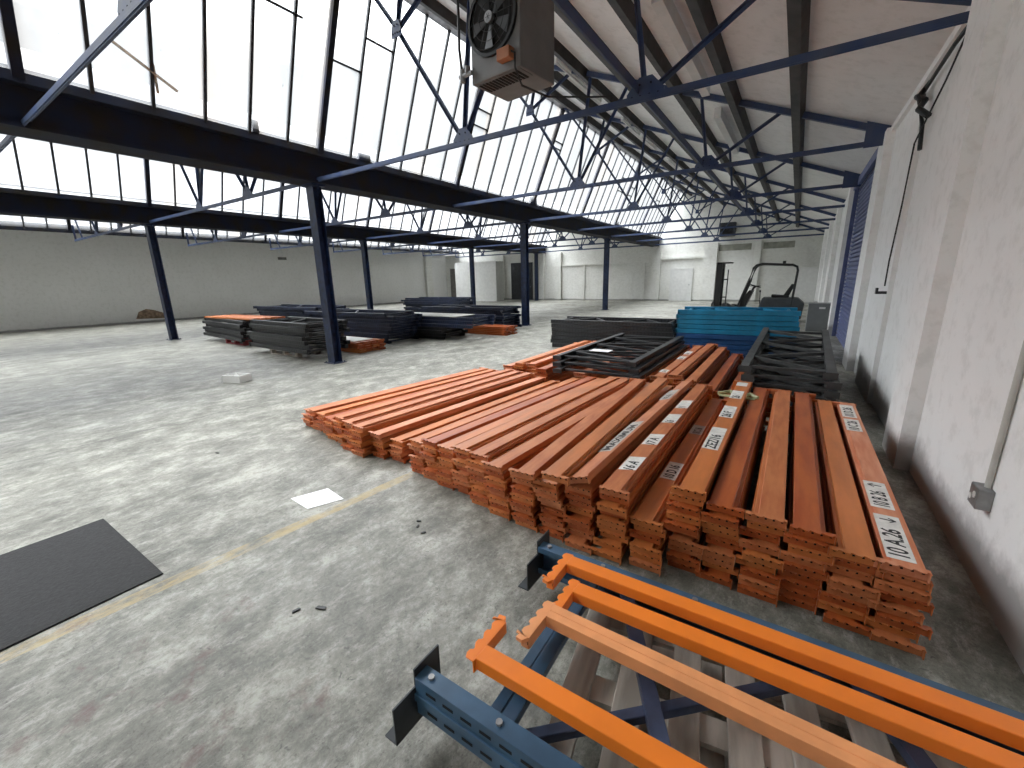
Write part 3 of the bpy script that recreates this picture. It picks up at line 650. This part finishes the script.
stack([FG], .48, 5.35, .02, math.radians(89), 6, .098, 'dark grey rack frame in the pile by the right wall', 'dark grey rack frames by the right wall', tilt=-.045, jit=.03)

# pallets
def pallet(x, y, rz, label, w=1.2, d=1.0, m=None, nb=6, z=0):
    p = empty('pallet', (x, y, z), rz, label, 'pallet'); m = m or M_WOOD
    st = (w - .1) / (nb - 1)
    for i in range(nb): bevel(MB().box((i * st, 0, .12), (i * st + .1, d, .14)).build('deck_board', m, p), .003)
    for yy in (0, d / 2 - .05, d - .1):
        MB().box((0, yy, .098), (w, yy + .1, .12)).build('stringer', m, p)
        for xx in (0, w / 2 - .05, w - .1): MB().box((xx, yy, .02), (xx + .1, yy + .1, .098)).build('spacer_block', m, p)
        MB().box((0, yy, 0), (w, yy + .1, .02)).build('bottom_board', m, p)
    return p

# ------------------------------------------------------------------ distant stacks in the middle bay
FD = frame_proto(2.6, 1.0, M_BLKF, t=.085, nb=3); FN = frame_proto(3.6, 1.1, M_NVF, t=.085, nb=3); FK = frame_proto(3.0, 1.0, M_BLKF, t=.085, nb=3)
pallet(-13.6, 5.55, -.03, 'red painted pallet under the leftmost dark stack', 1.2, 1.0, M_REDW); pallet(-10.4, 5.15, 0, 'grey wooden pallet under the black frames nearest the column', 1.2, 1.0)
stack([FK], -15.1, 5.7, .14, -.10, 6, .09, 'black rack frame in the leftmost distant stack', 'dark frames in the leftmost distant stack', jit=.12)
stack([FD], -11.2, 5.15, .14, -.04, 7, .092, 'black rack frame stacked left of the nearest column', 'black frames left of the nearest column', jit=.11)
stack([FN], -15.8, 7.6, 0, .02, 10, .09, 'navy rack frame behind the leftmost distant stacks', 'navy frames behind the leftmost stacks', jit=.15)
stack([FN], -12.4, 7.4, 0, .02, 9, .09, 'navy rack frame behind the nearest column', 'navy frames behind the nearest column', jit=.12)
stack([FD, FN], -10.6, 8.6, 0, .04, 7, .09, 'dark rack frame in the stack with a pale board on top', 'dark frames under the pale board', jit=.1)
stack([FN], -11.4, 11.2, 0, .03, 8, .09, 'navy rack frame in the long stack beside the second column', 'navy frames beside the second column', jit=.1)
stack([FN], -16.6, 15.2, 0, .03, 9, .09, 'navy rack frame in the farthest stack', 'navy frames in the farthest stack', jit=.15)
bx2 = bevel(MB().box((-10.2, 8.75, .635), (-7.6, 9.6, .655)).build('pale_board', M_BOARD), .003); tag(bx2, 'pale flat board lying on the dark frames', 'board')
DO = 'orange beams behind the nearest column'
for c_ in range(4):
    for l_ in range(5):
        place_beam(-8.35 + R.uniform(-.05, .05), 6.2 + c_ * .2, l_ * BT, math.radians(90), R.choice([0, 2, 6]), 'orange beam in the low bundle behind the nearest column, %s row, %s' % (['front', 'second', 'third', 'rear'][c_], ORD[4 - l_]), DO)
o = MB().box((-11.0, 6.2, .25), (-8.6, 6.75, .265)).build('white_board', M_WHITE); tag(o, 'white board lying on the orange beams behind the nearest column', 'board')
DL = 'orange beams on the leftmost distant stack'
for i in range(4): place_beam(-12.1 + .05 * i, 5.75 + i * .21, .685 + (.0 if i < 2 else .0), math.radians(92), [0, 3, 0, 2][i], 'orange beam on top of the leftmost distant stack, %s' % ['nearest', 'second', 'third', 'farthest'][i], DL)
DR_ = 'red beams by the second column'
for i in range(15): place_beam(-6.9 - (i % 2) * .06, 10.2 + (i % 3) * .2, (i // 3) * BT, math.radians(90), 2, 'dark orange beam in the small bundle by the second column, %s row, %s' % (['front', 'middle', 'rear'][i % 3], ORD[4 - i // 3]), DR_)

# ------------------------------------------------------------------ foreground frame, beams, pallet
fr = empty('rack_frame', (0, 0, 0), 0, 'slate blue rack frame lying on a pallet in the near right corner', 'rack frame')
def fg_upright(y, inv):
    z0, z1 = .145, .295; x0, x1 = -.93, .9; sd = -1 if not inv else 1
    s = MB()
    # open channel: web, two flanges, lips
    DP = .055; yw = y if sd < 0 else y + DP
    s.box((x0, yw - .0025, z0), (x1, yw + .0025, z1)); s.box((x0, y, z1 - .004), (x1, y + DP, z1)); s.box((x0, y, z0), (x1, y + DP, z0 + .004))
    yo = y + DP if sd < 0 else y
    s.box((x0, yo - .002, z0), (x1, yo + .002, z0 + .03)); s.box((x0, yo - .002, z1 - .03), (x1, yo + .002, z1))
    # ridge along the web
    s.box((x0, yw + sd * .0025, .205), (x1, yw + sd * .010, .235))
    x = x0 + .05
    while x < x1:
        for zz in (.172, .255): s.box((x, yw + sd * .0026, zz), (x + .045, yw + sd * .0045, zz + .012), 1)
        x += .075
    u = s.build('upright', [M_SLATE, M_HOLE], fr); bevel(u, .003)
    for bx in (-.88, -.60, -.2): MB().cyl((bx, y + .028, z1), (bx, y + .028, z1 + .008), .011, 8).build('bolt', M_GALV, u)
    p = MB().prism([(y - .10, z0 - .04), (y + .12, z0 - .04), (y + .12, z1 + .03), (y + .0, z1 + .03), (y - .0, z1 - .04), (y - .10, z1 - .04)], 'x', -.937, -.931)
    p.cyl((-.938, y - .06, .17), (-.940, y - .06, .17), .014, 10, mi=1).cyl((-.938, y + .09, .28), (-.940, y + .09, .28), .012, 10, mi=1)
    p.box((-.99, y - .10, z0 - .04), (-.937, y + .12, z0 - .034))
    p.build('foot_plate', [mat('dark_steel_plate', (.05, .055, .06), .5, .4, var=.3), M_HOLE], u)
fg_upright(.76, False); fg_upright(1.60, True)
def brace(p, q, w, m):
    d = (Vector(q) - Vector(p)).normalized(); sd = d.cross(Vector((0, 0, 1))) * w / 2
    s = MB().bar(p, q, w, .004)
    for k in (-1, 1): s.bar(Vector(p) + sd * k - Vector((0, 0, .015)), Vector(q) + sd * k - Vector((0, 0, .015)), .004, .03)
    s.build('brace', m, fr)
brace((-.60, .80, .262), (-.62, 1.64, .262), .045, M_SLATE); brace((-.655, .80, .25), (-.665, 1.64, .25), .035, M_SLATE)
brace((-.57, .82, .225), (.28, 1.62, .225), .032, M_BRACE)
brace((-.50, 1.64, .245), (-.06, .80, .245), .05, M_BRACE)
brace((.33, 1.62, .245), (.75, .80, .245), .05, M_BRACE)
def fg_beam(y, x0, z, rz, flip, m, lab, yc):
    r = MB()
    # box section with a step
    r.prism([(-.035, .0), (.035, 0), (.035, .05), (.0, .05), (-.002, .046), (-.004, .05), (-.035, .05)] if m is M_ORP else [(-.033, 0), (.033, 0), (.033, .05), (-.033, .05)], 'x', .004, 1.62)
    o = r.build('racking_beam', m, None, (x0, y, z), rz); bevel(o, .004, 2)
    tag(o, lab, 'racking beam', 'bright orange beams across the blue frame')
    c = MB(); s = flip
    ya, yb = -.045 * s, .155 * s
    c.box((0, ya, -.004), (.005, yb, .046))
    pts = [(.0, ya)]; n_ = 4; w = (yb - ya) / n_
    for k in range(n_):
        a = ya + k * w; pts += [(-.030, a + w * .05), (-.038, a + w * .35), (-.037, a + w * .68), (-.027, a + w * .8), (-.026, a + w * .97)]
    pts += [(-.052, yb - s * .012), (-.05, yb), (0, yb)]
    c.prism(pts, 'z', .040, .046)
    c.box((-.03, yb - s * .004, -.006), (0, yb, .046))
    for k in range(4): c.box((-.0015, ya + w * (k + .7), .012), (0, ya + w * (k + .7) + s * .016, .026), 1)
    c.prism([(.0, yb), (-.036, yb), (-.04, yb + s * .018), (-.012, yb + s * .022)], 'z', .030, .046)
    bevel(c.build('end_connector', [m, M_HOLE], o), .0015)
    # wider fixing strip beside the connector
    return o
FZ = .297
fg_beam(.925, -.775, FZ, .0, 1, M_ORB, 'bright orange beam across the blue frame, nearest the camera', 0)
fg_beam(1.215, -.66, FZ + .002, -.02, -1, M_ORP, 'peach coloured grooved beam across the blue frame, second from the camera', 0)
fg_beam(1.385, -.63, FZ, .01, -1, M_ORB, 'bright orange beam across the blue frame, third from the camera', 0)
fg_beam(1.53, -.73, FZ, .0, -1, M_ORB, 'bright orange beam across the blue frame, farthest from the camera', 0)
pallet(-.50, .78, math.radians(9), 'grey weathered pallet under the blue frame in the near corner', 1.2, .80, nb=7)

# ------------------------------------------------------------------ small things on the floor
o = bevel(MB().box((-3.95, -1.4, .001), (-2.85, .62, .009)).build('rubber_mat', M_RUB), .003); tag(o, 'black rectangular rubber mat on the concrete floor', 'mat')
o = MB().prism([(-3.06, 1.49), (-2.80, 1.47), (-2.70, 1.70), (-2.96, 1.74)], 'z', .002, .004)
for i in range(6): o.box((-2.97, 1.53 + i * .03, .004), (-2.81, 1.533 + i * .03, .0042), 1)
o = o.build('paper_sheet', [M_PAPER, M_STKG]); tag(o, 'white printed sheet of paper lying on the floor beside the yellow line', 'paper')
o = MB().box((0, 0, 0), (.36, .26, .03)).box((0, 0, .03), (.36, .03, .12)).box((0, .23, .03), (.36, .26, .12)).box((0, .03, .03), (.03, .23, .12)).box((.33, .03, .03), (.36, .23, .12)).add([(.1, .1, .03), (.2, .08, .03), (.24, .16, .03), (.14, .2, .03), (.16, .13, .17)], [(0, 1, 4), (1, 2, 4), (2, 3, 4), (3, 0, 4), (0, 3, 2, 1)])
o = o.build('foam_box', M_WHITE, None, (-8.0, 3.1, 0), .35); tag(o, 'white polystyrene tray with scraps on the open floor', 'box')
for i, (x, y, s) in enumerate(((-8.4, 3.55, .12), (-8.75, 3.45, .06), (-6.5, 3.2, .03))):
    o = MB().prism([(0, 0), (s, .2 * s), (.8 * s, s), (.1 * s, .7 * s)], 'z', 0, .012).build('foam_scrap', M_WHITE, None, (x, y, 0)); tag(o, 'thin white scrap on the floor near the foam tray, %s' % ['largest', 'leftmost', 'rightmost'][i], 'litter')
for i, (x, y, r_, l_) in enumerate(((-1.85, .93, .3, .055), (-1.92, .85, 1.2, .04), (-1.99, 1.77, .4, .03), (-1.93, 1.72, 1.9, .03), (-1.86, 1.68, .9, .035), (-4.6, 1.6, .2, .04), (-.95, .25, 1.0, .04))):
    o = MB().prism([(0, 0), (l_, .1 * l_), (l_ * .9, .4 * l_), (.1 * l_, .35 * l_)], 'z', .001, .008).build('debris_scrap', M_BLK if i != 6 else M_WOOD, None, (x, y, 0), r_)
    tag(o, ['dark green scrap lying on the bare floor below the mat corner', 'small black scrap just beside the green one', 'black flake in the trio below the paper, first', 'black flake in the trio below the paper, second', 'black flake in the trio below the paper, third', 'lone dark chip on the floor beyond the mat', 'pale wood sliver on the floor in front'][i], 'litter')
o = MB().prism([(7.0, .18), (7.15, .5), (7.45, .62), (7.75, .55), (8.2, .35), (8.3, .12)], 'x', XL, XL + .006).build('plaster_patch', M_RUST); tag(o, 'bare brown patch low on the grey left wall', 'wall patch')
o = bevel(MB().box((XL, 14.2, 3.05), (XL + .06, 14.7, 3.2)).build('wall_sign', M_DOORG), .005); tag(o, 'tiny dark plate high on the grey left wall', 'plate')
# broken timber on the glass
o = MB().bar((-7.26, 2.33, 4.52), (-7.38, 3.0, 4.2), .02, .03).bar((-7.3, 2.74, 4.42), (-7.42, 2.78, 4.12), .03, .02).build('timber_lath', mat('pale_lath', (.45, .36, .28), .8)); tag(o, 'broken pale lath hanging across the glazing at upper left', 'timber')
for i, (x, y, z, w_, h_) in enumerate(((-7.52, 6.0, 3.97, .28, .12), (-7.52, 12.6, 3.97, .4, .2), (-7.52, 4.0, 3.97, .1, .18), (-7.52, 20.5, 3.97, .4, .2))):
    o = MB().box((x, y, z), (x + .04, y + w_, z + h_)).box((x - .04, y + .02, z), (x, y + .06, z + h_ * .7)).build('gutter_bracket', M_NAVYD); tag(o, 'dark plate standing on top of the near valley girder, %s' % ['just past the nearest column', 'at the second column', 'before the nearest column', 'at the third column'][i], 'bracket')

# ------------------------------------------------------------------ forklift
fk = empty('forklift', (0, 17, 0), 0, 'black forklift truck with rounded roll bar parked behind the blue frames', 'forklift')
mB = M_BLK; mC = mat('forklift_grey', (.05, .055, .06), .45, var=.15)
m_ = MB()
for y in (-.32, -.2, .2, .32): m_.box((-2.38, y - .03, .05), (-2.2, y + .03, 2.0))
m_.box((-2.38, -.35, 1.94), (-2.2, .35, 2.0)).box((-2.38, -.35, .3), (-2.2, .35, .4)).box((-2.34, -.12, .3), (-2.24, .12, 1.8)).box((-2.2, -.38, 1.96), (-1.95, .38, 2.0))
m_.build('mast', mB, fk)
MB().cyl((-2.0, -.36, .4), (-2.0, -.36, 1.75), .018, 8).box((-2.18, -.38, 1.4), (-1.98, -.34, 1.44)).box((-2.18, -.38, .8), (-1.98, -.34, .84)).build('lift_hose', mB, fk)
for y in (-.25, .25): MB().box((-2.46, y - .05, .06), (-2.41, y + .05, .6)).box((-3.3, y - .05, .06), (-2.41, y + .05, .1)).build('fork', mB, fk)
MB().box((-2.41, -.45, .3), (-2.38, .45, .36)).box((-2.41, -.45, .6), (-2.38, .45, .66)).build('carriage', mB, fk)
for y in (-.42, .42):
    MB().tube([(-1.62, y, .45), (-1.35, y, 1.35), (-1.24, y, 1.78), (-1.16, y, 1.86), (-1.0, y, 1.9), (-.15, y, 1.84), (-.03, y, 1.78), (0, y, 1.66), (-.06, y, .55)], .035, 8).build('roll_bar', mB, fk)
o = MB()
for x in (-1.1, -.85, -.6, -.35): o.box((x, -.42, 1.85), (x + .04, .42, 1.89))
o.build('roof_bar', mB, fk)
bevel(MB().prism([(-2.15, .12), (.25, .12), (.3, .62), (.1, .8), (-.9, .8), (-1.0, .42), (-1.7, .42), (-2.1, .62)], 'y', -.45, .45).build('body', mC, fk), .03, 2)
bevel(MB().prism([(-.65, .8), (-.15, .8), (-.15, .86), (-.65, .9)], 'y', -.25, .25).prism([(-.32, .86), (-.15, .86), (-.02, 1.22), (-.12, 1.24)], 'y', -.22, .22).build('seat', mB, fk), .02, 2)
o = MB().cyl((-1.45, 0, .42), (-1.2, 0, 1.15), .035, 8); o.prism([(-1.72, .42), (-1.42, .42), (-1.2, 1.02), (-1.32, 1.04)], 'y', -.3, .3); o.build('steering_column', mB, fk)
o = MB(); o.tube([(-1.16 + .17 * math.cos(t) * .93, .17 * math.sin(t), 1.18 - .17 * math.cos(t) * .3) for t in [2 * math.pi * i / 16 for i in range(17)]], .014, 6); o.cyl((-1.2, 0, 1.12), (-1.16, 0, 1.18), .04, 8).box((-1.33, -.01, 1.17), (-1.0, .01, 1.19)); o.build('steering_wheel', mB, fk)
MB().cyl((-.95, -.3, .42), (-.98, -.3, 1.0), .012, 6).cyl((-.98, -.3, .98), (-.985, -.3, 1.05), .025, 8).build('lever', mB, fk)
for x, r_ in ((-1.8, .27), (-.15, .22)):
    for y in (-.47, .33): MB().cyl((x, y, r_), (x, y + .14, r_), r_, 20).cyl((x, y - .005, r_), (x, y + .145, r_), r_ * .5, 14, mi=1).build('wheel', [M_BLK, M_GALV], fk)
MB().cyl((-.4, .0, 1.9), (-.4, .0, 1.98), .05, 10).build('beacon', mB, fk)
for p in protos:
    if protos.index(p) not in used: hide_proto(p)
